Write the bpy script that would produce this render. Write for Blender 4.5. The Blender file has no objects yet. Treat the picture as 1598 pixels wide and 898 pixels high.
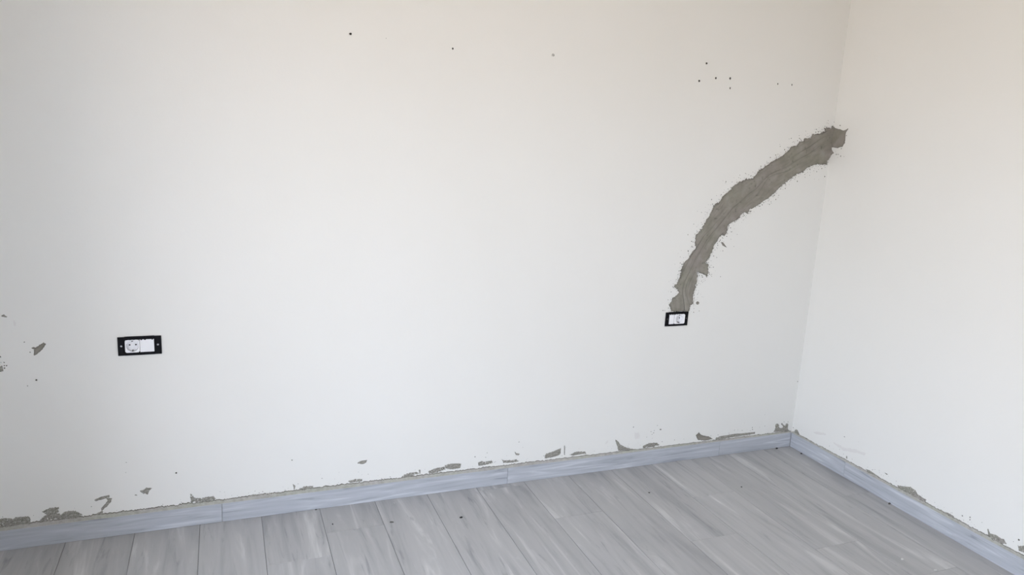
import bpy, bmesh, math, random
import numpy as np
from mathutils import Matrix, Vector

random.seed(7)
rng = np.random.default_rng(7)
C = bpy.context.scene.collection
SC = bpy.context.scene
PI = math.pi

# ------------------------------------------------------------------ camera
CAM = np.array([-2.6310, -2.6833, 1.4621])
RR = np.array([0.9306, -0.3624, 0.0519])
UU = np.array([0.0266, 0.2083, 0.9777])
WW = np.array([0.3652, 0.9084, -0.2034])
FPX = 1143.8
cd = bpy.data.cameras.new('camera')
cam = bpy.data.objects.new('camera', cd)
C.objects.link(cam)
_w = Vector(WW).normalized(); _r = Vector(RR); _r = (_r - _w * _r.dot(_w)).normalized(); _u = _r.cross(_w)
cam.matrix_world = Matrix(((_r.x, _u.x, -_w.x, CAM[0]), (_r.y, _u.y, -_w.y, CAM[1]), (_r.z, _u.z, -_w.z, CAM[2]), (0, 0, 0, 1)))
cd.sensor_width = 36; cd.lens = FPX * 36 / 1598; cd.clip_start = 0.02
SC.camera = cam

# ------------------------------------------------------------------ daylight through an added door and window, both out of view
SC.view_settings.view_transform = 'Standard'
SC.view_settings.look = 'None'
SC.view_settings.exposure = 0.93
SC.view_settings.gamma = 1.0
SC.view_settings.use_curve_mapping = False
world = bpy.data.worlds.new('world'); SC.world = world; world.use_nodes = True
nt = world.node_tree; nt.nodes.clear()
wo = nt.nodes.new('ShaderNodeOutputWorld'); bg = nt.nodes.new('ShaderNodeBackground')
tc = nt.nodes.new('ShaderNodeTexCoord'); sx = nt.nodes.new('ShaderNodeSeparateXYZ'); cr = nt.nodes.new('ShaderNodeValToRGB')
mr = nt.nodes.new('ShaderNodeMapRange'); mr.inputs[1].default_value = -1; mr.inputs[2].default_value = 1
nt.links.new(tc.outputs['Generated'], sx.inputs[0]); nt.links.new(sx.outputs[2], mr.inputs[0]); nt.links.new(mr.outputs[0], cr.inputs[0])
nt.links.new(cr.outputs[0], bg.inputs[0]); nt.links.new(bg.outputs[0], wo.inputs[0])
SKY = 9.0
e = cr.color_ramp.elements
e[0].position = 0.0; e[0].color = (0.58, 0.50, 0.42, 1)       # sunlit ground and facades below
e[1].position = 1.0; e[1].color = (0.66, 0.83, 1.15, 1)       # sky overhead
n = e.new(0.47); n.color = (0.66, 0.58, 0.50, 1)
n = e.new(0.53); n.color = (0.92, 0.99, 1.12, 1)
bg.inputs[1].default_value = SKY
# room and its added openings
T = 0.008                      # skirting stands this far proud of the walls
XL, YF, ZC = -3.50, -4.30, 2.72
WY0, WY1, WZ0, WZ1 = -2.40, -1.40, 0.05, 1.95      # unseen balcony door, added in the left wall to shape the light
FX0, FX1, FZ0, FZ1 = -2.35, -1.45, 1.15, 2.05      # unseen window, added behind the camera as fill light
pd = bpy.data.lights.new('added_opening_portal', 'AREA'); pd.shape = 'RECTANGLE'; pd.size = WY1 - WY0; pd.size_y = WZ1 - WZ0
pd.cycles.is_portal = True
po = bpy.data.objects.new('added_opening_portal', pd); C.objects.link(po)
po.location = (XL - 0.18, (WY0 + WY1) / 2, (WZ0 + WZ1) / 2)
po.rotation_euler = (PI / 2, 0, -PI / 2)      # faces +X

pd2 = bpy.data.lights.new('added_opening_portal', 'AREA'); pd2.shape = 'RECTANGLE'; pd2.size = FX1 - FX0; pd2.size_y = FZ1 - FZ0
pd2.cycles.is_portal = True
po2 = bpy.data.objects.new('added_opening_portal', pd2); C.objects.link(po2)
po2.location = ((FX0 + FX1) / 2, YF - 0.18, (FZ0 + FZ1) / 2)
po2.rotation_euler = (PI / 2, 0, 0)      # faces +Y

# ------------------------------------------------------------------ helpers
def at_back(px, py, y=T):
    d = WW + RR * (px - 799) / FPX - UU * (py - 449) / FPX
    return CAM + d * (y - CAM[1]) / d[1]
def at_right(px, py, x=T):
    d = WW + RR * (px - 799) / FPX - UU * (py - 449) / FPX
    return CAM + d * (x - CAM[0]) / d[0]
def at_floor(px, py):
    d = WW + RR * (px - 799) / FPX - UU * (py - 449) / FPX
    return CAM + d * (0 - CAM[2]) / d[2]

def link(name, me, mats, parent=None, kind=None, label=None, cat=None, group=None):
    o = bpy.data.objects.new(name, me); C.objects.link(o)
    for m in (mats if isinstance(mats, (list, tuple)) else [mats]):
        if m and me is not None and len(me.materials) < 8 and not me.get('mats_done'): me.materials.append(m)
    if me is not None: me['mats_done'] = 1
    if parent: o.parent = parent
    if kind: o['kind'] = kind
    if label: o['label'] = label
    if cat: o['category'] = cat
    if group: o['group'] = group
    return o
def empty(name, loc=(0, 0, 0), rot=(0, 0, 0), **kw):
    o = bpy.data.objects.new(name, None); C.objects.link(o); o.location = loc; o.rotation_euler = rot
    o.empty_display_size = 0.05
    for k, v in kw.items(): o[k] = v
    return o
def mesh_of(bm, name, smooth=False):
    me = bpy.data.meshes.new(name); bm.normal_update(); bm.to_mesh(me); bm.free()
    if smooth:
        for p in me.polygons: p.use_smooth = True
    return me
def box(bm, x0, x1, y0, y1, z0, z1, bevel=0.0, mat=0):
    r = bmesh.ops.create_cube(bm, size=1.0)
    vs = r['verts']
    for v in vs:
        v.co = Vector(((x0 + x1) / 2 + v.co.x * (x1 - x0), (y0 + y1) / 2 + v.co.y * (y1 - y0), (z0 + z1) / 2 + v.co.z * (z1 - z0)))
    fs = set(f for v in vs for f in v.link_faces)
    for f in fs: f.material_index = mat
    if bevel > 0:
        es = list(set(e for v in vs for e in v.link_edges))
        bmesh.ops.bevel(bm, geom=es, offset=bevel, segments=2, affect='EDGES', profile=0.5)

# lattice value noise, numpy
def vnoise(x, y, seed=0):
    xi = np.floor(x).astype(np.int64); yi = np.floor(y).astype(np.int64)
    fx = x - xi; fy = y - yi; fx = fx * fx * (3 - 2 * fx); fy = fy * fy * (3 - 2 * fy)
    def h(a, b):
        k = (a * 374761393 + b * 668265263 + seed * 2246822519) & 0xffffffff
        k = ((k ^ (k >> 13)) * 1274126177) & 0xffffffff
        return ((k ^ (k >> 16)) & 0xffff) / 65535.0 * 2 - 1
    return (h(xi, yi) * (1 - fx) + h(xi + 1, yi) * fx) * (1 - fy) + (h(xi, yi + 1) * (1 - fx) + h(xi + 1, yi + 1) * fx) * fy
def fbm(x, y, seed=0, o=3):
    s = 0; a = 1
    for k in range(o): s = s + a * vnoise(x * 2 ** k, y * 2 ** k, seed + k); a *= .5
    return s / 1.75

# ------------------------------------------------------------------ materials
def mat(name, base=(0.8, 0.8, 0.8), rough=0.6, metal=0.0, spec=0.5):
    m = bpy.data.materials.new(name); m.use_nodes = True
    b = m.node_tree.nodes['Principled BSDF']
    b.inputs['Base Color'].default_value = (*base, 1); b.inputs['Roughness'].default_value = rough
    b.inputs['Metallic'].default_value = metal; b.inputs['Specular IOR Level'].default_value = spec
    return m, m.node_tree, b
def N(nt, t, **kw):
    n = nt.nodes.new(t)
    for k, v in kw.items():
        if k in ('operation', 'blend_type', 'data_type', 'noise_dimensions', 'wave_type', 'bands_direction'): setattr(n, k, v)
        else: n.inputs[k].default_value = v
    return n
def ramp(nt, pts):
    r = nt.nodes.new('ShaderNodeValToRGB'); e = r.color_ramp.elements
    e[0].position, e[0].color = pts[0][0], (*pts[0][1], 1); e[1].position, e[1].color = pts[-1][0], (*pts[-1][1], 1)
    for p, c in pts[1:-1]:
        k = e.new(p); k.color = (*c, 1)
    return r
def mapped(nt, scale, rnd=False, loc=(0, 0, 0)):
    tc = nt.nodes.new('ShaderNodeTexCoord'); mp = nt.nodes.new('ShaderNodeMapping')
    mp.inputs['Scale'].default_value = scale; mp.inputs['Location'].default_value = loc
    nt.links.new(tc.outputs['Object'], mp.inputs['Vector'])
    if not rnd: return mp.outputs[0]
    oi = nt.nodes.new('ShaderNodeObjectInfo'); mu = N(nt, 'ShaderNodeMath', operation='MULTIPLY'); mu.inputs[1].default_value = 57.0
    nt.links.new(oi.outputs['Random'], mu.inputs[0])
    ad = nt.nodes.new('ShaderNodeVectorMath'); ad.operation = 'ADD'
    nt.links.new(mp.outputs[0], ad.inputs[0]); nt.links.new(mu.outputs[0], ad.inputs[1])
    return ad.outputs[0]

def paint_mat():
    m, nt, b = mat('wall_paint', (0.79, 0.775, 0.755), 0.55, spec=0.35)
    v = mapped(nt, (1, 1, 1))
    n1 = N(nt, 'ShaderNodeTexNoise', Scale=1.3, Detail=3.0); nt.links.new(v, n1.inputs['Vector'])
    r = ramp(nt, [(0.3, (0.764, 0.757, 0.724)), (0.7, (0.784, 0.777, 0.747))]); nt.links.new(n1.outputs['Fac'], r.inputs[0]); nt.links.new(r.outputs[0], b.inputs['Base Color'])
    n2 = N(nt, 'ShaderNodeTexNoise', Scale=180.0, Detail=2.0); nt.links.new(v, n2.inputs['Vector'])
    n3 = N(nt, 'ShaderNodeTexNoise', Scale=6.0, Detail=2.0); nt.links.new(v, n3.inputs['Vector'])
    ad = N(nt, 'ShaderNodeMath', operation='MULTIPLY_ADD'); ad.inputs[1].default_value = 6.0
    nt.links.new(n3.outputs['Fac'], ad.inputs[0]); nt.links.new(n2.outputs['Fac'], ad.inputs[2])
    bp = N(nt, 'ShaderNodeBump', Strength=0.12, Distance=0.001); nt.links.new(ad.outputs[0], bp.inputs['Height']); nt.links.new(bp.outputs[0], b.inputs['Normal'])
    return m
def mortar_mat(name, dark, mid, light, scale=30, tone=False):
    m, nt, b = mat(name, mid, 0.9, spec=0.2)
    v = mapped(nt, (1, 1, 1))
    n1 = N(nt, 'ShaderNodeTexNoise', Scale=float(scale), Detail=6.0, Roughness=0.6); nt.links.new(v, n1.inputs['Vector'])
    r = ramp(nt, [(0.3, dark), (0.5, mid), (0.72, light)]); nt.links.new(n1.outputs['Fac'], r.inputs[0])
    # soft hue drift between olive and mauve grey of half-dried cement
    n2 = N(nt, 'ShaderNodeTexNoise', Scale=7.0, Detail=2.0); nt.links.new(v, n2.inputs['Vector'])
    r2 = ramp(nt, [(0.35, (0.985, 1.0, 0.925)), (0.65, (1.02, 0.99, 0.985))]); nt.links.new(n2.outputs['Fac'], r2.inputs[0])
    mx = N(nt, 'ShaderNodeMix', data_type='RGBA', blend_type='MULTIPLY'); mx.inputs[0].default_value = 1.0
    nt.links.new(r.outputs[0], mx.inputs[6]); nt.links.new(r2.outputs[0], mx.inputs[7]); nt.links.new(mx.outputs[2], b.inputs['Base Color'])
    if tone:      # shade painted into the colour along trowel creases, pits and the ragged rim
        at = nt.nodes.new('ShaderNodeAttribute'); at.attribute_name = 'painted_shade'
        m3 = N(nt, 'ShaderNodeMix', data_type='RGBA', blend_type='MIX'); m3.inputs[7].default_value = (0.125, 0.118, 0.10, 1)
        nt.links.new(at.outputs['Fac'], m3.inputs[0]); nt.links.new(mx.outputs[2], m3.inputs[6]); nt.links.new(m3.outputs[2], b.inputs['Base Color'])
    n3 = N(nt, 'ShaderNodeTexNoise', Scale=350.0, Detail=3.0); nt.links.new(v, n3.inputs['Vector'])
    bp = N(nt, 'ShaderNodeBump', Strength=0.5, Distance=0.0012); nt.links.new(n3.outputs['Fac'], bp.inputs['Height']); nt.links.new(bp.outputs[0], b.inputs['Normal'])
    return m
def plank_mat():
    m, nt, b = mat('grey_wood_look_tile', (0.42, 0.42, 0.425), 0.42, spec=0.4)
    v = mapped(nt, (15, 1.5, 1), rnd=True)
    n1 = N(nt, 'ShaderNodeTexNoise', Scale=1.0, Detail=5.0, Roughness=0.55, Distortion=0.9); nt.links.new(v, n1.inputs['Vector'])
    r1 = ramp(nt, [(0.30, (0.33, 0.33, 0.335)), (0.45, (0.415, 0.413, 0.415)), (0.58, (0.45, 0.447, 0.447)), (0.68, (0.575, 0.57, 0.565))])
    nt.links.new(n1.outputs['Fac'], r1.inputs[0])
    v2 = mapped(nt, (38, 3.2, 1), rnd=True, loc=(3, 5, 0))
    n2 = N(nt, 'ShaderNodeTexNoise', Scale=1.0, Detail=4.0, Roughness=0.6, Distortion=1.4); nt.links.new(v2, n2.inputs['Vector'])
    r2 = ramp(nt, [(0.27, (0.70, 0.70, 0.72)), (0.40, (0.97, 0.97, 0.97)), (0.62, (1.0, 1.0, 1.0)), (0.74, (1.14, 1.14, 1.13))]); nt.links.new(n2.outputs['Fac'], r2.inputs[0])
    mx = N(nt, 'ShaderNodeMix', data_type='RGBA', blend_type='MULTIPLY'); mx.inputs[0].default_value = 1.0
    nt.links.new(r1.outputs[0], mx.inputs[6]); nt.links.new(r2.outputs[0], mx.inputs[7])
    oi = nt.nodes.new('ShaderNodeObjectInfo'); mm = N(nt, 'ShaderNodeMapRange'); mm.inputs[3].default_value = 0.95; mm.inputs[4].default_value = 1.06
    nt.links.new(oi.outputs['Random'], mm.inputs[0])
    mv = nt.nodes.new('ShaderNodeVectorMath'); mv.operation = 'SCALE'; nt.links.new(mx.outputs[2], mv.inputs[0]); nt.links.new(mm.outputs[0], mv.inputs['Scale'])
    # dried cement dust film
    tc = nt.nodes.new('ShaderNodeNewGeometry'); n4 = N(nt, 'ShaderNodeTexNoise', Scale=3.2, Detail=5.0, Roughness=0.6); nt.links.new(tc.outputs['Position'], n4.inputs['Vector'])
    r4 = ramp(nt, [(0.45, (0, 0, 0)), (0.75, (0.35, 0.35, 0.35))]); nt.links.new(n4.outputs['Fac'], r4.inputs[0])
    m2 = N(nt, 'ShaderNodeMix', data_type='RGBA', blend_type='MIX'); m2.inputs[7].default_value = (0.47, 0.465, 0.455, 1)
    nt.links.new(r4.outputs[0], m2.inputs[0]); nt.links.new(mv.outputs[0], m2.inputs[6]); nt.links.new(m2.outputs[2], b.inputs['Base Color'])
    rr = N(nt, 'ShaderNodeMapRange'); rr.inputs[3].default_value = 0.38; rr.inputs[4].default_value = 0.6
    nt.links.new(n4.outputs['Fac'], rr.inputs[0]); nt.links.new(rr.outputs[0], b.inputs['Roughness'])
    bp = N(nt, 'ShaderNodeBump', Strength=0.15, Distance=0.0006); nt.links.new(n2.outputs['Fac'], bp.inputs['Height']); nt.links.new(bp.outputs[0], b.inputs['Normal'])
    return m
def skirt_mat():
    m, nt, b = mat('blue_grey_wood_skirting', (0.40, 0.42, 0.50), 0.4, spec=0.45)
    v = mapped(nt, (3.0, 1, 48), rnd=True)
    n1 = N(nt, 'ShaderNodeTexNoise', Scale=1.0, Detail=4.0, Roughness=0.55, Distortion=1.1); nt.links.new(v, n1.inputs['Vector'])
    r1 = ramp(nt, [(0.30, (0.27, 0.28, 0.315)), (0.40, (0.40, 0.418, 0.452)), (0.56, (0.455, 0.474, 0.512)), (0.70, (0.57, 0.59, 0.625))])
    nt.links.new(n1.outputs['Fac'], r1.inputs[0]); nt.links.new(r1.outputs[0], b.inputs['Base Color'])
    return m

M_PAINT = paint_mat()
M_CEIL, _, _ = mat('ceiling_paint', (0.80, 0.79, 0.77), 0.8)
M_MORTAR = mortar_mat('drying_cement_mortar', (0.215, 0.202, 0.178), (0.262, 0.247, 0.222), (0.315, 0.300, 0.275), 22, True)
M_SMEAR = mortar_mat('dry_mortar_smear', (0.16, 0.155, 0.135), (0.28, 0.272, 0.25), (0.46, 0.45, 0.425), 200)
M_JOINT = mortar_mat('skirting_top_mortar', (0.33, 0.325, 0.305), (0.40, 0.395, 0.372), (0.47, 0.465, 0.44), 60)
M_DARKM = mortar_mat('dark_mortar_edge', (0.09, 0.087, 0.076), (0.16, 0.155, 0.137), (0.27, 0.262, 0.24), 120)
M_HOLE = mortar_mat('bare_plaster_in_hole', (0.10, 0.09, 0.08), (0.16, 0.15, 0.135), (0.24, 0.22, 0.20), 120)
M_SCUFF, _, _ = mat('mauve_scuff', (0.72, 0.70, 0.675), 0.8)
M_PLANK = plank_mat()
M_GROUT, _, _ = mat('grey_grout', (0.20, 0.20, 0.20), 0.9)
M_SKIRT = skirt_mat()
M_BLACK, _, _ = mat('black_support_plastic', (0.004, 0.004, 0.006), 0.5, spec=0.12)
M_WHITE, _, _ = mat('white_module_plastic', (0.86, 0.86, 0.88), 0.3)
M_CHROME, _, _ = mat('steel_screw', (0.6, 0.6, 0.62), 0.35, 1.0)
M_CLIP, _, _ = mat('tarnished_contact', (0.12, 0.115, 0.11), 0.4, 0.8)
M_PIN, _, _ = mat('dark_pin_hole', (0.03, 0.03, 0.032), 0.6)
M_PVC, _, _ = mat('white_pvc', (0.82, 0.82, 0.82), 0.35)
M_CRUMB, _, _ = mat('dark_crumb', (0.025, 0.024, 0.022), 0.8)
M_CRUMB2, _, _ = mat('pale_crumb', (0.62, 0.62, 0.60), 0.8)
M_CRUMB3, _, _ = mat('grey_crumb', (0.10, 0.095, 0.085), 0.8)

# ------------------------------------------------------------------ room shell
def slab(name, x0, x1, y0, y1, z0, z1, m):
    bm = bmesh.new(); box(bm, x0, x1, y0, y1, z0, z1)
    return link(name, mesh_of(bm, name), m, kind='structure')
wall_back = slab('wall_back', XL, T, T, T + 0.16, 0, ZC, M_PAINT)
wall_right = slab('wall_right', T, T + 0.16, YF, T + 0.16, 0, ZC, M_PAINT)
ceiling = slab('ceiling', XL - 0.3, T + 0.16, YF - 0.16, T + 0.16, ZC, ZC + 0.12, M_CEIL)
floor = slab('floor', XL - 0.3, T + 0.16, YF - 0.16, T + 0.16, -0.12, -0.0016, M_GROUT)
bm = bmesh.new()
box(bm, XL - 0.3, XL, YF - 0.16, WY0, 0, ZC); box(bm, XL - 0.3, XL, WY1, T + 0.16, 0, ZC)
box(bm, XL - 0.3, XL, WY0, WY1, 0, WZ0); box(bm, XL - 0.3, XL, WY0, WY1, WZ1, ZC)
wall_left = link('wall_left', mesh_of(bm, 'wall_left'), M_PAINT, kind='structure')
bm = bmesh.new(); a_, b_ = YF - 0.16, YF
box(bm, XL, FX0, a_, b_, 0, ZC); box(bm, FX1, T, a_, b_, 0, ZC); box(bm, FX0, FX1, a_, b_, FZ1, ZC)
if FZ0 > 0: box(bm, FX0, FX1, a_, b_, 0, FZ0)
wall_front = link('wall_front', mesh_of(bm, 'wall_front'), M_PAINT, kind='structure')
# frames for the added door and window, never in view
added_door = empty('added_door_1', (XL - 0.2, (WY0 + WY1) / 2, WZ0), kind='structure')
bm = bmesh.new(); hw = (WY1 - WY0) / 2; hh = WZ1 - WZ0; f = 0.06
box(bm, -.03, .03, -hw, -hw + f, 0, hh, .004); box(bm, -.03, .03, hw - f, hw, 0, hh, .004)
box(bm, -.03, .03, -hw + f, hw - f, 0, f, .004); box(bm, -.03, .03, -hw + f, hw - f, hh - f, hh, .004); pass
link('added_door_frame', mesh_of(bm, 'added_door_frame'), M_PVC, added_door)
added_win = empty('added_window_2', ((FX0 + FX1) / 2, YF - 0.12, FZ0), kind='structure')  # added opening, lets fill light in from behind the camera
bm = bmesh.new(); hw = (FX1 - FX0) / 2; hh = FZ1 - FZ0
box(bm, -hw, -hw + f, -.03, .03, 0, hh, .004); box(bm, hw - f, hw, -.03, .03, 0, hh, .004)
box(bm, -hw + f, hw - f, -.03, .03, 0, f, .004); box(bm, -hw + f, hw - f, -.03, .03, hh - f, hh, .004)
link('added_window_frame', mesh_of(bm, 'added_window_frame'), M_PVC, added_win)

# ------------------------------------------------------------------ nail holes and socket cavities cut into the back wall
HOLES = [(547, 53, 2.3, 2.0), (706.5, 76, 1.6, 1.8), (863, 86, 2.6, 2.6), (1102.5, 99, 1.9, 1.9), (1091, 126.3, 2.2, 2.0), (1117, 122, 1.9, 1.9),
         (1139.3, 122.4, 2.1, 2.2), (1139.2, 137.8, 1.3, 1.9), (1213.6, 131, 1.0, 1.5), (1235.7, 132.5, 1.2, 1.6), (275, 738.5, 1.5, 1.3), (455.7, 718.5, 1.0, 1.0), (56.8, 593.3, 1.4, 1.4)]
def mpp(p): return float(np.linalg.norm(p - CAM)) / FPX      # metres per photo pixel on a wall facing the camera
SOCK = [dict(c=(-2.9044, 0.694), w=0.134, h=0.065, iw=0.090, ox=0.0),
        dict(c=(-0.7476, 0.694), w=0.118, h=0.064, iw=0.083, ox=0.0)]
cut = bmesh.new()
hole_info = []
for i, (px, py, rx, ry) in enumerate(HOLES):
    rx *= .8; ry *= .8; p = at_back(px, py); s = mpp(p); rnd = random.Random(i)
    n = 12; ring0 = []; ring1 = []
    for k in range(n):
        a = 2 * PI * k / n; j = 1 + rnd.uniform(-.22, .22)
        dx, dz = math.cos(a) * rx * s * j, math.sin(a) * ry * s * j
        ring0.append(cut.verts.new((p[0] + dx * 1.15, T - 0.003, p[2] + dz * 1.15)))
        ring1.append(cut.verts.new((p[0] + dx * .6, T + 0.018, p[2] + dz * .6)))
    fs = [cut.faces.new(ring0[::-1]), cut.faces.new(ring1)]
    for k in range(n): fs.append(cut.faces.new((ring0[k], ring0[(k + 1) % n], ring1[(k + 1) % n], ring1[k])))
    hole_info.append((p, s, rx, ry))
for s in SOCK:
    box(cut, s['c'][0] - s['iw'] / 2 - .006, s['c'][0] + s['iw'] / 2 + .006, T - .01, T + .05, s['c'][1] - .026, s['c'][1] + .026)
bmesh.ops.recalc_face_normals(cut, faces=cut.faces)
cme = mesh_of(cut, 'cutter'); cme.materials.append(M_HOLE)
co = bpy.data.objects.new('cutter', cme); C.objects.link(co)
wall_back.data.materials.append(M_HOLE)
md = wall_back.modifiers.new('cut', 'BOOLEAN'); md.operation = 'DIFFERENCE'; md.object = co; md.solver = 'EXACT'
try: md.material_mode = 'TRANSFER'
except Exception: pass
dg = bpy.context.evaluated_depsgraph_get(); dg.update()
nm = bpy.data.meshes.new_from_object(wall_back.evaluated_get(dg))
wall_back.modifiers.clear(); wall_back.data = nm
bpy.data.objects.remove(co)
# chipped rims round the holes, one part each
for i, (p, s, rx, ry) in enumerate(hole_info):
    rnd = random.Random(50 + i); bm = bmesh.new(); n = 14; rings = []
    for q, (k_r, h) in enumerate(((.82, -.0030), (.98, .0006), (1.28, .0009), (1.6, -.0002))):
        ring = []
        for k in range(n):
            a = 2 * PI * k / n; j = 1 + rnd.uniform(-.14, .14)
            ring.append(bm.verts.new((math.cos(a) * rx * s * k_r * j, -h * (1 + rnd.uniform(-.4, .4)), math.sin(a) * ry * s * k_r * j)))
        rings.append(ring)
    for a, b in zip(rings, rings[1:]):
        for k in range(n): bm.faces.new((a[k], a[(k + 1) % n], b[(k + 1) % n], b[k]))
    bmesh.ops.recalc_face_normals(bm, faces=bm.faces)
    for f_ in bm.faces:
        if f_.calc_center_median().y < 0 and f_.normal.y > 0: f_.normal_flip()
        f_.material_index = 1 if f_.index < n else 0
    me = mesh_of(bm, 'hole_rim'); me.materials.append(M_PAINT); me.materials.append(M_HOLE); me['mats_done'] = 1
    o = link('hole_rim', me, None, wall_back, label='small chipped nail hole in the paint'); o.location = (p[0], T, p[2])
p, s, rx, ry = hole_info[2]      # one hole still holds its plug
bm = bmesh.new(); bmesh.ops.create_cone(bm, segments=14, radius1=.0042, radius2=.0042, depth=.012, cap_ends=True, matrix=Matrix.Rotation(PI / 2, 4, 'X'))
o = link('wall_plug', mesh_of(bm, 'wall_plug'), M_JOINT, wall_back, label='pale grey plug left in the drilled hole'); o.location = (p[0], T + .005, p[2])

# ------------------------------------------------------------------ relief patches of mortar
def sdf(P, poly):
    d = np.full(len(P), 1e9); ins = np.zeros(len(P), bool); n = len(poly)
    for i in range(n):
        a = poly[i]; b = poly[(i + 1) % n]; e_ = b - a; w = P - a
        t = np.clip((w @ e_) / max(e_ @ e_, 1e-12), 0, 1)
        d = np.minimum(d, np.hypot(*(w - t[:, None] * e_).T))
        c = (a[1] > P[:, 1]) != (b[1] > P[:, 1])
        if e_[1] != 0:
            ins ^= c & (P[:, 0] < e_[0] * (P[:, 1] - a[1]) / e_[1] + a[0])
    return np.where(ins, d, -d)
def relief(name, wall, polys, parent, m, thick=.002, res=.002, rag=.0015, ragf=250., edge=.006, seed=0, hfun=None, porous=0.0, lim=None, px=True, **kw):
    """polys: outlines in photo pixels laid onto a wall plane ('b' back, 'r' right); returns a raised ragged patch standing on the plane."""
    P2 = []
    for poly in polys:
        if px:
            q = np.array([(at_back(*v)[[0, 2]] if wall == 'b' else at_right(*v)[[1, 2]]) for v in poly])
        else: q = np.array(poly, float)
        P2.append(q)
    al = np.vstack(P2); lo = al.min(0) - 3 * res - rag; hi = al.max(0) + 3 * res + rag
    if lim is not None: hi[0] = min(hi[0], lim)
    nx = int((hi[0] - lo[0]) / res) + 2; nz = int((hi[1] - lo[1]) / res) + 2
    X = lo[0] + np.arange(nx) * res; Z = lo[1] + np.arange(nz) * res
    if lim is not None: X = X - (X[-1] - min(lim, X[-1]))
    GX, GZ = np.meshgrid(X, Z, indexing='ij'); P = np.stack([GX.ravel(), GZ.ravel()], 1)
    D = np.max([sdf(P, q) for q in P2], 0)
    D = D + rag * fbm(P[:, 0] * ragf, P[:, 1] * ragf, seed, 3)
    if porous > 0:
        nzv = vnoise(P[:, 0] * 330, P[:, 1] * 330, seed + 9)
        D = np.where((nzv > 1 - porous), np.minimum(D, (1 - porous - nzv) * .004), D)
    H = np.clip(D / edge, 0, 1); H = thick * (1 - (1 - H) ** 2)
    H = H * (1 + .45 * fbm(P[:, 0] * 120, P[:, 1] * 120, seed + 3)) + .00025
    if hfun is not None: H = hfun(P, D, H)
    G = PAINTED_SHADE.reshape(nx, nz) if hfun is not None else np.clip(.5 * np.exp(-(D.reshape(nx, nz) / .004) ** 2), 0, 1)
    D = D.reshape(nx, nz); H = H.reshape(nx, nz); gv = []
    gx, gz = np.gradient(D, res); g2 = np.maximum(gx * gx + gz * gz, .3)
    MX = np.where(D < 0, np.clip(-D * gx / g2, -res, res), 0); MZ = np.where(D < 0, np.clip(-D * gz / g2, -res, res), 0)
    H = np.where(D < 0, 0.00004, np.maximum(H, .0003))
    ins = D > 0; vid = -np.ones((nx, nz), int); verts = []; faces = []
    cnt = ins[:-1, :-1].astype(int) + ins[1:, :-1] + ins[:-1, 1:] + ins[1:, 1:]
    for i, j in zip(*np.nonzero(cnt >= 2)):
        f_ = []
        for a, b in ((i, j), (i + 1, j), (i + 1, j + 1), (i, j + 1)):
            if vid[a, b] < 0:
                vid[a, b] = len(verts); gv.append(float(G[a, b])); u = GX[a, b] + MX[a, b]; z = GZ[a, b] + MZ[a, b]
                if lim is not None: u = min(u, lim)
                verts.append((u, T - H[a, b], z) if wall == 'b' else (T - H[a, b], u, z))
            f_.append(vid[a, b])
        faces.append(f_ if wall == 'b' else f_[::-1])
    if not faces: return None
    me = bpy.data.meshes.new(name)
    vv = np.array(verts); org = vv.mean(0); org[1 if wall == 'b' else 0] = T
    me.from_pydata([tuple(v) for v in (vv - org)], [], faces)
    me.attributes.new('painted_shade', 'FLOAT', 'POINT').data.foreach_set('value', gv)
    for p_ in me.polygons: p_.use_smooth = True
    o = link(name, me, m, parent, **kw); o.location = org if parent is None else org - np.array(parent.location)
    return o

# the filled cable channel, from the right socket up to the corner
LEFT_EDGE = [(1048, 486.6), (1044.2, 476), (1049.6, 466), (1059, 457.6), (1056.6, 451.3), (1049.6, 447.4), (1056.6, 442), (1060.8, 431), (1062.9, 420), (1066.8, 410.8), (1073, 404.6), (1077.7, 396.8), (1085.5, 387.4), (1084.2, 373.4), (1087, 365.6), (1094.8, 357.8), (1099.6, 348), (1105.7, 338.2), (1110.6, 328.4), (1113, 321), (1121.7, 316.2), (1129, 305.1), (1138.8, 297.2), (1143.7, 290.4), (1153.5, 284.3), (1163.3, 279.4), (1174.3, 278.2), (1184, 267.2), (1196.4, 257.4), (1208.6, 250.6), (1216.8, 245), (1222.9, 241.3), (1231.5, 233.9), (1233.9, 228.4), (1242.5, 227.2), (1247.4, 221), (1253.5, 220.4), (1254.7, 216.1), (1264.5, 215.5), (1268.2, 209.4), (1282.9, 207.6), (1287.2, 204.5), (1285.4, 199.6), (1296.4, 200.2), (1299.4, 197.2), (1303, 198)]
RIGHT_EDGE = [(1074.6, 486.2), (1076.9, 477.8), (1081.6, 473), (1080.8, 463.8), (1084, 451.3), (1087, 437.3), (1088.1, 424.8), (1096.4, 428), (1104.2, 431.9), (1105, 412.4), (1101, 410), (1107.3, 400), (1112, 390.5), (1113.5, 384.3), (1121.3, 371.8), (1127.6, 365.6), (1130.7, 368.7), (1133.8, 362.5), (1135.5, 352), (1137.6, 349.8), (1153.5, 340.7), (1156, 335.8), (1160.9, 331.5), (1167, 333.3), (1168.2, 327.2), (1178, 324.1), (1190.3, 314.9), (1202.5, 307), (1214.8, 294.1), (1227, 284.3), (1239.9, 273.3), (1248.6, 270.7), (1259.6, 262.1), (1270.7, 257.2), (1280.5, 257.2), (1289, 257.2), (1291.5, 249.8), (1300, 243)]
CENTRE = [(1060, 487), (1070, 440), (1084, 405), (1100, 375), (1116, 348), (1140, 318), (1170, 298), (1205, 275), (1240, 252), (1270, 236), (1305, 218)]
cl = np.array([at_back(*v)[[0, 2]] for v in CENTRE])
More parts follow.
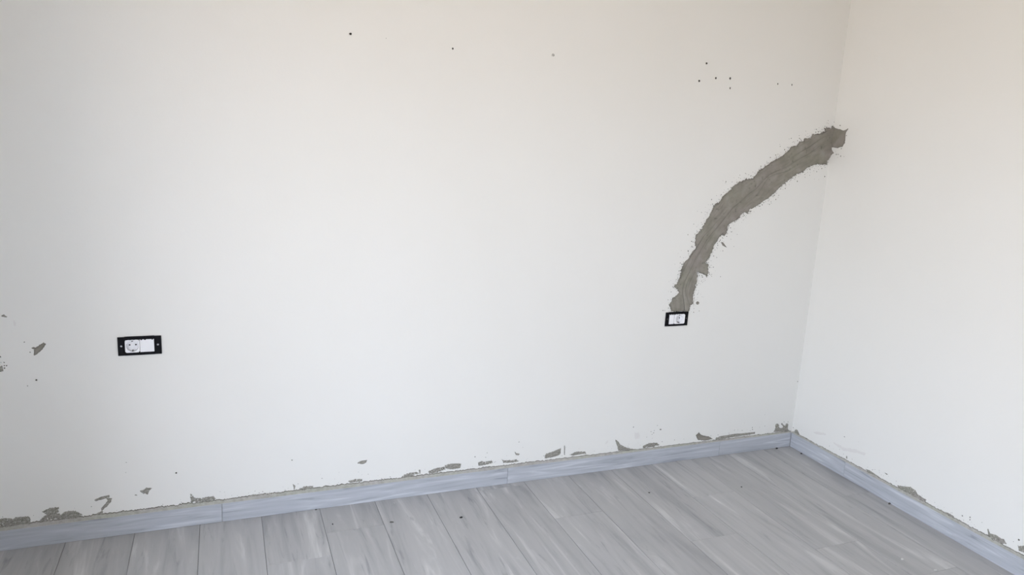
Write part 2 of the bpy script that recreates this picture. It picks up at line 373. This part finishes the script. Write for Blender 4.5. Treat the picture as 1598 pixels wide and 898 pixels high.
def streak_h(P, D, H):
    best = np.full(len(P), 1e9); s = np.zeros(len(P)); v = np.zeros(len(P)); acc = 0
    for a, b in zip(cl, cl[1:]):
        e_ = b - a; L = np.hypot(*e_); w = P - a; t = np.clip((w @ e_) / L ** 2, 0, 1); q = w - t[:, None] * e_; d = np.hypot(*q.T)
        sg = np.sign(w[:, 0] * e_[1] - w[:, 1] * e_[0]); m_ = d < best
        best[m_] = d[m_]; s[m_] = (acc + t * L)[m_]; v[m_] = (d * sg)[m_]; acc += L
    wob = .012 * vnoise(s * 9, v * 4, 31)
    r1 = vnoise(s * 6 + 3, (v + wob) * 62, 21); r2 = vnoise(s * 22, (v + wob) * 170, 22)
    crease = -np.exp(-((v + wob * 1.6 - .004) / .0022) ** 2) * (.5 + .5 * vnoise(s * 8, s * 0, 5))
    crease2 = -np.exp(-((v + wob * 2.2 + .022) / .0018) ** 2) * np.clip(vnoise(s * 7, s * 0, 8) + .3, 0, 1)
    pits = -np.clip(vnoise(P[:, 0] * 95, P[:, 1] * 95, 40) - .72, 0, 1) * 4
    base = np.clip(D / .012, 0, 1); base = .0052 * (1 - (1 - base) ** 2)
    lip = .0020 * np.exp(-((D - .004) / .0035) ** 2) * (1 + vnoise(s * 40, v * 0, 3))
    global PAINTED_SHADE  # painted darkening so the trowel relief reads under frontal light
    PAINTED_SHADE = np.clip(.75 * -crease + .6 * -crease2 + .5 * np.exp(-(D / .0045) ** 2) * (1 + .6 * vnoise(P[:, 0] * 160, P[:, 1] * 160, 77)) + .35 * np.clip(r2 - .25, 0, 1) + .55 * np.clip(-pits, 0, 1)
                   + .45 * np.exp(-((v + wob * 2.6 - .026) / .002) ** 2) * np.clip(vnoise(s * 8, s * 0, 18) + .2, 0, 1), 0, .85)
    return np.maximum(base * (1 + .30 * r1 + .12 * r2 + .55 * crease + .45 * crease2 + .25 * pits) + lip + .0003, .0003)
streak = empty('mortar_patch', (-0.7476, T, 0.73), label='long curved grey cement patch running from the right socket up to the corner', category='mortar patch')
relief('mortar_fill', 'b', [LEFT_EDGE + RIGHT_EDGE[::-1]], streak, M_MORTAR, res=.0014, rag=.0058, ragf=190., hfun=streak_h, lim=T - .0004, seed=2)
relief('mortar_fill', 'r', [[(1297, 196), (1299.4, 197), (1303.7, 200.2), (1311, 202), (1317.2, 203.9), (1324.6, 200.0), (1319.7, 207.6), (1319.3, 216), (1318.4, 224), (1314.8, 229), (1306.2, 231.5), (1297, 229.6)],
                            [(1293, 229), (1297.6, 232.7), (1301.3, 238.8), (1296.4, 243.7), (1290, 250)]], streak, M_MORTAR, thick=.0028, res=.0017, rag=.002, ragf=120., lim=T - .0004, seed=5, label='small square cement end on the right wall')
relief('mortar_flake', 'b', [[(1124.5, 377.3), (1129, 379.5), (1134.6, 386.9), (1127.6, 383.5)]], streak, M_MORTAR, res=.001, rag=.0006, edge=.003)
relief('mortar_flake', 'b', [[(1086, 472), (1089, 470.5), (1091.4, 473), (1089, 476), (1086.5, 475)]], streak, M_MORTAR, res=.001, rag=.0006, edge=.003)

# smears on the back wall: outlines (thickness, porosity)
SM = [
 ([(-4, 811), (8, 809), (21, 810), (24, 808), (45, 806), (48, 810), (47, 819), (22, 822), (-4, 826)], .35, 1),
 ([(66, 799), (78, 793), (92, 792), (92, 801), (96, 808), (90, 813), (75, 815), (60, 817), (62, 812), (72, 804)], .40, 1),
 ([(94, 804), (100, 799.5), (108, 797.8), (118, 797.5), (129, 804), (122, 808), (110, 811), (96, 812)], .12, 1),
 ([(147, 780.5), (158, 775.5), (171, 773), (171, 776.5), (160, 780), (149, 783)], .15, 0),
 ([(166, 778), (175, 778), (173, 784), (167, 791), (162.5, 795), (158, 798), (158, 793), (164, 787), (168, 782)], .15, 0),
 ([(150, 802), (158, 798.5), (160, 796), (161, 799.5), (160, 803.5), (168, 805.5), (158, 807), (150, 806)], .25, 0),
 ([(218, 766.5), (224, 765), (228, 761.5), (238, 762), (233, 766), (231, 773), (226, 770), (224, 771.5), (220, 768.5)], .2, 0),
 ([(210, 772.5), (214, 772), (214, 774), (211, 774)], .3, 0),
 ([(297, 770), (301, 774), (304, 777.5), (315, 778), (320, 776.5), (334, 774.5), (337, 779), (325, 783), (313, 784), (298, 785)], .38, 1),
 ([(388, 775), (395, 772.5), (420, 770), (440, 768), (442, 770), (415, 773), (392, 777)], .2, 1),
 ([(456, 755), (459, 757), (461, 759), (460, 764), (458.5, 764), (458, 759.5)], .1, 0),
 ([(467, 763), (475, 759.3), (489, 758.6), (487, 762.5), (473, 765)], .3, 1),
 ([(543, 751.5), (553, 748.3), (565, 748.3), (566, 751.5), (546, 754)], .3, 1),
 ([(557, 723.5), (561, 720.5), (564, 719.3), (573.5, 718.5), (571.5, 722.5), (566, 725)], .1, 0),
 ([(628, 742.5), (634, 739.5), (650, 737), (654.5, 739.3), (640, 744), (626, 747)], .4, 1),
 ([(653.5, 734), (656, 733.5), (656, 739), (654.5, 740)], .1, 0),
 ([(668, 736), (680, 731), (694, 729), (695, 733.5), (680, 738), (670, 740)], .45, 1),
 ([(694, 727), (700, 724.5), (710, 723.6), (720, 724), (718, 731), (703, 733), (695, 731)], .25, 1),
 ([(746, 722), (752, 720.3), (758, 721), (768, 719), (769.5, 723), (755, 726.5), (746, 727.5)], .35, 1),
 ([(783, 717), (786.5, 718.7), (797, 718.8), (806, 717.3), (809, 720.5), (797, 722.4), (785, 723)], .35, 1),
 ([(802.5, 704.5), (806, 707.5), (811.5, 708.8), (809, 711), (805, 710.5)], .2, 0),
 ([(850, 711), (852, 708.5), (858, 706.5), (868, 703), (875.6, 699.5), (875, 704), (874, 710), (865, 713.3), (850, 716)], .1, 1),
 ([(880, 696), (881.7, 696), (881.7, 710.5), (880.3, 710.5)], .15, 0),
 ([(889, 710), (895, 707), (900, 705.2), (913, 705.5), (915, 708), (893, 711.5)], .1, 1),
 ([(960, 686.5), (964, 688.5), (967, 693.5), (976, 698.5), (988, 701), (993, 702.5), (965, 704), (962, 694)], .1, 1),
 ([(1003, 697), (1008, 694), (1013, 691.8), (1025, 691.2), (1029, 695), (1018, 698), (1003, 700)], .4, 1),
 ([(1085.5, 680), (1088, 677.5), (1090.5, 674.8), (1093, 678), (1097, 680.2), (1108.4, 682.4), (1112, 685.6), (1100, 688), (1089, 687)], .05, 1),
 ([(1116.6, 684), (1124, 681), (1130.4, 680.3), (1144, 677.6), (1160, 676.5), (1178, 674.4), (1178, 677.4), (1141, 683), (1116.6, 687)], .15, 1),
 ([(1209.8, 664), (1211, 661.8), (1213.8, 661.5), (1216, 664), (1215.5, 667), (1219, 669), (1222, 666.5), (1218.8, 662.5), (1220, 660), (1222, 663), (1225, 665), (1226.5, 661.5), (1229.6, 661.2), (1230, 665), (1229, 669), (1232, 673), (1221, 674), (1207, 674.5), (1210, 669)], .12, 1),
 ([(1, 493.4), (6, 491), (8.4, 493), (13.4, 495.2), (6.7, 495.6)], .1, 0),
 ([(49.3, 543.5), (51, 542), (56, 543), (61.8, 538.5), (68.5, 534.5), (71.8, 537.6), (66, 546), (58.5, 552.7), (53, 555.8), (53, 546)], .0, 0),
 ([(-6, 570), (0, 572), (3.5, 570.5), (5, 575), (5.5, 580), (0, 581), (-6, 579)], .25, 0),
]
for i, (poly, por, near) in enumerate(SM):
    relief('mortar_smear', 'b', [poly], wall_back, M_SMEAR if por > .05 else M_MORTAR, thick=.0022 if near else .0015, res=.0012, rag=.0032 if near else .0016, ragf=420., edge=.004, seed=60 + i, porous=por, label='dried grey mortar smear on the white paint')
for i, (poly, por) in enumerate([
    ([(1400.6, 758), (1408, 759), (1415.6, 760.3), (1421, 760.5), (1428.6, 765.6), (1432.4, 772), (1445.5, 780.5), (1443, 787), (1423, 777), (1402, 765)], .3),
    ([(1467, 795), (1474, 799.5), (1480, 801), (1489, 806.5), (1486, 811), (1467, 800)], .2),
    ([(1541, 826), (1542.6, 826), (1545.2, 833), (1556, 836), (1562, 841), (1567, 841.5), (1571, 849.8), (1560, 848), (1545, 839.5), (1541.5, 834)], .1),
    ([(1587.7, 850), (1590, 852.6), (1600, 852.2), (1606, 856), (1606, 866), (1590, 860)], .15),
    ([(1240, 672), (1242, 670.3), (1245, 672), (1247.3, 677.5), (1250, 683), (1243, 679), (1240, 676)], .1),
    ([(1252, 681), (1258, 683.5), (1266, 690), (1258, 689)], .4),
    ([(1320.3, 711), (1322, 712.5), (1322.5, 717), (1320.5, 716)], .1),
    ([(1378.5, 737), (1382, 738.6), (1386, 741.3), (1383, 741)], .3),
    ([(1350, 732), (1358, 735), (1372, 745), (1384, 753), (1392, 759), (1380, 756), (1360, 743)], .25)]):
    relief('mortar_smear', 'r', [poly], wall_right, M_SMEAR, thick=.002, res=.0014, rag=.0018, ragf=220., edge=.004, seed=120 + i, porous=por, label='dried grey mortar smear on the right wall')
for i, poly in enumerate([[(1268, 674.5), (1276, 674), (1290, 677.5), (1288, 679.5), (1274, 678.5)], [(1298, 690), (1308, 694), (1318, 699), (1336, 702), (1352, 708), (1350, 711), (1332, 706), (1314, 703)]]):
    relief('paint_scuff', 'r', [poly], wall_right, M_SCUFF, thick=.0004, res=.002, rag=.004, ragf=90., edge=.01, seed=150 + i, porous=.25, label='faint mauve scuff on the right wall')
for i, poly in enumerate([[(990, 676), (997, 675), (999, 684), (991, 686)], [(944, 692), (948, 688), (950, 689), (945, 695)], [(20 + 2, 500), (24, 504), (24, 509), (21, 508)]]):
    relief('paint_scuff', 'b', [poly], wall_back, M_SCUFF, thick=.0004, res=.0016, rag=.003, ragf=120., edge=.01, seed=160 + i, porous=.3, label='faint grey scuff on the back wall')

# loose specks of mortar, one joined part per wall
def specks(name, wall, pts, parent):
    bm = bmesh.new(); rnd = random.Random(3)
    for px_, py_, r in pts:
        p = at_back(px_, py_) if wall == 'b' else at_right(px_, py_)
        if wall == 'b' and p[0] > T - .002: continue
        if wall == 'r' and p[1] > T - .002: continue
        s = mpp(p) * r; n = 5
        c = bm.verts.new(p + (np.array([0, -.6 * s, 0]) if wall == 'b' else np.array([-.6 * s, 0, 0]))); ring = []
        for k in range(n):
            a = 2 * PI * k / n + rnd.random(); q = s * rnd.uniform(.6, 1.3)
            ring.append(bm.verts.new(p + (np.array([math.cos(a) * q, -.00005, math.sin(a) * q]) if wall == 'b' else np.array([-.00005, math.cos(a) * q, math.sin(a) * q]))))
        for k in range(n): bm.faces.new((c, ring[k], ring[(k + 1) % n]))
    bmesh.ops.recalc_face_normals(bm, faces=bm.faces)
    o = link(name, mesh_of(bm, name), M_DARKM, parent, kind='stuff', label='scattered tiny mortar specks')
    if parent is streak: o.location = -np.array(streak.location)
pts = [(38, 534.3, .9), (47, 550, .9), (6.3, 566, 1), (10.4, 571.4, 1), (6.7, 571, .9), (7, 575, 1), (.8, 557, 1.2), (1.5, 566, .7), (602.5, 60, .6), (741.4, 713.5, 1.0), (988.6, 667, 1.0), (1026, 664.5, .7), (1030.7, 670.8, 1.5), (1020, 676, .9), (1017.5, 678.5, .8),
       (1021, 672.5, .8), (1174, 667.5, .9), (1244.7, 595.8, 1.0), (197, 722, .6), (196.5, 738, .5), (810, 690, .8), (1016, 674, .7), (43, 602.5, .7), (1061.5, 410.8, .9), (1073.8, 391.8, 1.2), (1107.5, 417, .8), (1128, 392, .8)]
spl = pts; pts = [p_ for p_ in spl if 1040 < p_[0] < 1140 and 370 < p_[1] < 480]; keep_ = [p_ for p_ in spl if p_ not in pts]
rnd = random.Random(11)
for edge, sg, dens in ((LEFT_EDGE, -1, 5), (RIGHT_EDGE, 1, 7)):
    for a, b in zip(edge, edge[1:]):
        L = math.hypot(b[0] - a[0], b[1] - a[1]); nx_, ny_ = (b[1] - a[1]) / L, -(b[0] - a[0]) / L
        for k in range(int(L * dens / 10 + rnd.random())):
            t = rnd.random(); d = -sg * rnd.expovariate(1 / 4.5) - sg * .5; d = max(-26, min(26, d))
            x_, y_ = a[0] + (b[0] - a[0]) * t - nx_ * d * -1, a[1] + (b[1] - a[1]) * t - ny_ * d * -1
            pts.append((x_, y_, rnd.choice((.4, .5, .6, .9))))
specks('mortar_specks', 'b', pts, streak); pts = keep_
for k in range(150):      # dribbles just above the skirting
    x_ = rnd.uniform(0, 1230); y_ = 835 - x_ * .1315 - 8 - rnd.expovariate(1 / 6.)
    pts.append((x_, y_, rnd.choice((.35, .45, .65))))
specks('mortar_specks', 'b', pts, wall_back)
specks('mortar_specks', 'r', [(1311, 196, 1.1), (1321, 211.5, .8), (1313, 232, 1.1), (1305, 241.5, 1.0), (1308, 241, .8), (1312, 244, .9), (1317, 244.5, .6), (1304, 237, .5), (1307, 246, .5)], streak)
pts = [(1317.8, 682, .9), (1513.8, 807.7, 1.0), (1513.8, 811.6, 1.0), (1501.6, 805.8, 1.0), (1590, 843, 1.4), (1233.8, 661, 1.3), (1238, 668, .7), (1340, 690, .4)]
for k in range(40):
    t = rnd.random(); pts.append((1240 + t * 350, 668 + t * 192 - rnd.expovariate(1 / 4.), rnd.choice((.35, .5))))
specks('mortar_specks', 'r', pts, wall_right)

# ------------------------------------------------------------------ floor: wood-look planks laid towards the back wall
PW = 0.2145; X0 = -2.952; GAP = 0.0018; PL = 1.20
first_joint = {0: -.95, 1: -.55, 2: -.3345, 3: -.185, 4: -.72, 5: -.78, 6: -.026, 7: -.322, 8: -.86, 9: -.62, 10: -.327, 11: -.80, 12: -1.05, 13: -.5}
cache = {}
def plank_mesh(w, l):
    key = (round(w, 4), round(l, 4))
    if key not in cache:
        bm = bmesh.new(); box(bm, -w / 2, w / 2, -l / 2, l / 2, -.0055, 0)
        top = [e_ for e_ in bm.edges if all(v.co.z > -.001 for v in e_.verts)]
        bmesh.ops.bevel(bm, geom=top, offset=.0007, segments=1, affect='EDGES')
        me = mesh_of(bm, 'plank'); me.materials.append(M_PLANK); me['mats_done'] = 1; cache[key] = me
    return cache[key]
rows = [(X0 + k * PW, X0 + (k + 1) * PW, k) for k in range(-3, 14)]
for xa, xb, k in rows:
    xa = max(xa, XL); xb = min(xb, T)
    if xb - xa < .02: continue
    js = first_joint.get(k, -((k * .37) % 1.1) - .1); ys = [T]; y = js
    while y > YF: ys.append(y); y -= PL
    ys.append(YF)
    for ya, yb in zip(ys, ys[1:]):
        w = xb - xa - GAP; l = ya - yb - GAP * .45
        if l < .01: continue
        o = link('plank', plank_mesh(w, l), None, floor); o.location = ((xa + xb) / 2, (ya + yb) / 2, rnd.uniform(-.0003, .0003))

# ------------------------------------------------------------------ skirting of the same tile, cement along its top
SH = 0.0735
def skirting(name, axis, cuts, side=1):
    root = empty(name, (0, 0, 0), kind='structure')
    for a, b in zip(cuts, cuts[1:]):      # a > b along the wall
        L = a - b - .0012; bm = bmesh.new(); box(bm, -L / 2, L / 2, -.004, .004, 0, SH - .0006, .0008)
        o = link('skirting_tile', mesh_of(bm, 'skirting_tile'), M_SKIRT, root)
        if axis == 'x': o.location = ((a + b) / 2, .0042 if side > 0 else YF + .0042, .0004)
        else: o.location = (.0042 if side > 0 else XL + .0042, (a + b) / 2, .0004); o.rotation_euler = (0, 0, PI / 2)
    return root
bb = skirting('baseboard_back', 'x', [0, -.433, -1.526, -2.661, XL])
br = skirting('baseboard_right', 'y', [0, -.349, -1.46, -2.6, -3.7, YF])
skirting('baseboard_front', 'x', [0, -1.1, -2.2, XL], -1)
bl = skirting('baseboard_left', 'y', [0, -1.36], -1)
for a, b in ((WY0 - .04, -3.4), (-3.4, YF)):
    bm = bmesh.new(); box(bm, -.004, .004, b, a, 0, SH, .0008); link('skirting_tile', mesh_of(bm, 'skirting_tile'), M_SKIRT, bl).location = (XL + .0042, 0, .0004)
def joint(axis, L, parent, hfun, seed):
    verts = []; faces = []; step = .0025; n = int(L / step)
    for i in range(n + 1):
        t = min(i * step, L); r_ = float(fbm(np.array([t * 60.]), np.array([seed * 3.1]), seed)[0]); r2 = float(vnoise(np.array([t * 380.]), np.array([1.3]), seed)[0])
        h = hfun(t, r_, r2)
        hm = h * .72
        for off, z in ((.0012, SH - .0012), (.0022, SH + .0012), (.0046, SH + hm), (.0066, SH + max(h * .80, hm + .0006)), (.0080, SH + max(h, hm + .001))):
            verts.append((-t, off, z) if axis == 'x' else (off, -t, z))
    for i in range(n):
        for k in range(4):
            a = i * 5 + k; f_ = (a, a + 1, a + 6, a + 5)
            faces.append(f_ if axis == 'y' else f_[::-1])
    me = bpy.data.meshes.new('mortar_joint'); me.from_pydata(verts, [], faces); me.materials.append(M_JOINT); me.materials.append(M_DARKM); me['mats_done'] = 1
    for i, p_ in enumerate(me.polygons):
        p_.material_index = 1 if i % 4 >= 3 else 0; p_.use_smooth = True
    bm = bmesh.new(); bm.from_mesh(me); bmesh.ops.recalc_face_normals(bm, faces=bm.faces)
    bm.faces.ensure_lookup_table()
    if sum(f_.normal.z for f_ in bm.faces) < 0: bmesh.ops.reverse_faces(bm, faces=bm.faces)
    bm.to_mesh(me); bm.free()
    link('mortar_joint', me, None, parent, label='ragged cement line along the top of the skirting')
def hb(t, r, r2):
    grow = .0070 + .0080 * min(1, max(0, (t - .4) / 1.8))
    return max(.003, grow * (1 + .30 * r) + .0030 * r2)
joint('x', -XL - .0, bb, hb, 4)
joint('y', 3.2, br, lambda t, r, r2: max(.003, (.006 + .006 * min(1, t / .8)) * (1 + .35 * r) + .0024 * r2), 6)

# ------------------------------------------------------------------ sockets without their cover plates
def face_plate(bm, cx, w, h, y0, y1, r=None, seg=32, rec=.012):
    """white module: face at y0 (towards room), body back to y1; round recess of radius r"""
    if r is None:
        box(bm, cx - w / 2, cx + w / 2, y0, y1, -h / 2, h / 2, .0006); return
    O, I, D = [], [], []
    for k in range(seg):
        a = 2 * PI * (k + .5) / seg; c, s_ = math.cos(a), math.sin(a); q = 1 / max(abs(c), abs(s_))
        O.append(bm.verts.new((cx + c * q * w / 2, y0, s_ * q * h / 2))); I.append(bm.verts.new((cx + c * r, y0, s_ * r))); D.append(bm.verts.new((cx + c * r * .96, y0 + rec, s_ * r * .96)))
    B = [bm.verts.new((v.co.x, y1, v.co.z)) for v in O]
    fs = []
    for k in range(seg):
        j = (k + 1) % seg
        fs += [bm.faces.new((O[k], O[j], I[j], I[k])), bm.faces.new((I[k], I[j], D[j], D[k])), bm.faces.new((O[k], B[k], B[j], O[j]))]
    bm.faces.new(D[::-1]); bm.faces.new(B)
    bmesh.ops.recalc_face_normals(bm, faces=bm.faces)
def socket(s, label, schuko_c, blank_c, blank_w, plate_w=.0444, round_c=None):
    root = empty('power_socket', (s['c'][0], T, s['c'][1]), label=label, category='socket')
    w, h, iw, ih = s['w'], s['h'], s['iw'], .045
    bm = bmesh.new(); fr = -.0045       # support frame: four bars, raised lips, notched tabs
    mx_ = (w - iw) / 2; mz = (h - ih) / 2
    box(bm, -w / 2, -iw / 2, fr, -.0002, -h / 2, h / 2, .001); box(bm, iw / 2, w / 2, fr, -.0002, -h / 2, h / 2, .001)
    box(bm, -iw / 2 - .001, iw / 2 + .001, fr - .0012, -.0002, ih / 2, h / 2 + .001, .001); box(bm, -iw / 2 - .001, iw / 2 + .001, fr - .0012, -.0002, -h / 2, -ih / 2, .001)
    for z in (h / 2 - .002, -h / 2 + .002): box(bm, -w / 2 + .002, w / 2 - .002, fr - .0022, fr, z - .0012, z + .0012, .0004)
    for x in (-iw / 2 - .0022, iw / 2 + .0022): box(bm, x - .001, x + .001, fr - .0018, fr, -ih / 2, ih / 2, .0004)
    # cavity sleeve behind the opening
    for x in (-iw / 2 - .0008, iw / 2 + .0008): box(bm, x - .0007, x + .0007, -.001, .03, -ih / 2, ih / 2)
    for z in (-ih / 2 - .0008, ih / 2 + .0008): box(bm, -iw / 2, iw / 2, -.001, .03, z - .0007, z + .0007)
    link('support_frame', mesh_of(bm, 'support_frame'), M_BLACK, root)
    bm = bmesh.new()
    nt_ = int(iw / .0112)
    for k in range(nt_):
        x = -iw / 2 + (k + .5) * iw / nt_
        if k < nt_ * .6 or k % 2: box(bm, x - .0022, x + .0022, fr - .0016, fr + .002, ih / 2 - .0028, ih / 2 + .001, .0005)
    link('clip_tabs', mesh_of(bm, 'clip_tabs'), M_BLACK, root)
    bm = bmesh.new(); face_plate(bm, schuko_c, plate_w, ih - .0006, -.0062, .012, r=.0192, rec=.016)
    sk = link('outlet_insert', mesh_of(bm, 'outlet_insert'), M_WHITE, root, label='white round-recess outlet insert')
    for sx_ in (-1, 1):
        bm = bmesh.new(); bmesh.ops.create_cone(bm, segments=14, radius1=.0027, radius2=.0027, depth=.0008, cap_ends=True, matrix=Matrix.Rotation(PI / 2, 4, 'X'))
        o = link('pin_hole', mesh_of(bm, 'pin_hole'), M_PIN, sk); o.location = (schuko_c + sx_ * .0095, .0096, .001)
    for sz in (-1, 1):
        bm = bmesh.new(); box(bm, -.0022, .0022, -.0055, .0088, -.0014, .0014, .0005)
        o = link('earth_clip', mesh_of(bm, 'earth_clip'), M_CLIP, sk); o.location = (schuko_c, 0, sz * .0172)
    bm = bmesh.new(); face_plate(bm, blank_c, blank_w - .0012, ih - .0006, -.0060, .012)
    bk = link('blank_module', mesh_of(bm, 'blank_module'), M_WHITE, root, label='flat white blank module')
    if blank_w > .03:
        for z in (-.0135, .0135):
            bm = bmesh.new(); box(bm, -.008, .008, -.0005, .0003, -.0004, .0004)
            o = link('rib', mesh_of(bm, 'rib'), M_WHITE, bk); o.location = (blank_c, -.0062, z)
    for sx_ in (-1, 1):
        x = sx_ * (iw / 2 + mx_ / 2)
        bm = bmesh.new()
        bmesh.ops.create_cone(bm, segments=16, radius1=.0032, radius2=.0026, depth=.0018, cap_ends=True, matrix=Matrix.Rotation(PI / 2, 4, 'X'))
        sc_ = link('screw', mesh_of(bm, 'screw'), M_CHROME if s['w'] > .12 else M_CLIP, root); sc_.location = (x, fr - .0009, .0015)
        bm = bmesh.new(); box(bm, -.0024, .0024, -.0002, .0003, -.0004, .0004)
        o = link('screw_slot', mesh_of(bm, 'screw_slot'), M_PIN, sc_); o.location = (0, -.0009, 0); o.rotation_euler = (0, .6 * sx_, 0)
    return root
socket(SOCK[0], 'wide white wall socket in black support frame low on the left of the back wall', -.0225, .0225, .045)
socket(SOCK[1], 'smaller white wall socket in black support frame at foot of the cement patch', .01325, -.0285, .0255, plate_w=.0560)

# ------------------------------------------------------------------ crumbs on the floor
CR = [(719.5, 808.6, 2.2, 1.4, M_CRUMB, 'black crumb lying alone on a plank below the middle of the back wall'),
      (611, 815.8, 3.2, 1.0, M_CRUMB3, 'thin dark sliver of mortar on the floor left of the black crumb'),
      (519, 819, .9, 1.0, M_CRUMB, 'tiny dark grain on a floor plank left of the thin sliver'),
      (493, 795.8, 1.4, .9, M_CRUMB3, 'grey grain at the foot of the skirting below the back wall'),
      (1157, 761, 1.1, 1.1, M_CRUMB3, 'tiny dark grain on the floor in front of the corner'),
      (1013, 769.8, 1.4, 1.0, M_CRUMB3, 'small grey grain on the floor left of the corner grain'),
      (1212, 700.8, 1.8, 1.2, M_CRUMB, 'black crumb against back skirting just left of the room corner'),
      (1250.5, 708.8, 1.3, 1.1, M_CRUMB, 'black crumb against right skirting just right of the room corner'),
      (1388, 787, 2.6, 1.3, M_CRUMB3, 'grey crumb at the foot of the right skirting, midway along'),
      (1408, 874, 2.2, 1.3, M_CRUMB2, 'pale crumb on the floor near the bottom right'),
      (1459.5, 891, 2.6, 1.2, M_CRUMB2, 'pale flat crumb on the floor, the one nearest the right skirting'),
      (615, 787, 1.2, 1.2, M_CRUMB2, 'pale grain on the floor just below the back skirting')]
for i, (px_, py_, a, b, m, lab) in enumerate(CR):
    p = at_floor(px_, py_); p[0] = min(p[0], -.004); p[1] = min(p[1], -.004); s = mpp(p); q = random.Random(i)
    bm = bmesh.new(); bmesh.ops.create_icosphere(bm, subdivisions=2, radius=1.0)
    for v in bm.verts:
        k = 1 + q.uniform(-.22, .22); v.co = Vector((v.co.x * a * s * k, v.co.y * b * s * 1.2 * k, max(v.co.z, -.6) * b * s * .7 * k))
    zmin = min(v.co.z for v in bm.verts)
    o = link('crumb', mesh_of(bm, 'crumb'), m, label=lab, cat='crumb'); o.location = (p[0], p[1], .0002 - zmin); o.rotation_euler = (0, 0, q.uniform(-.4, .4))
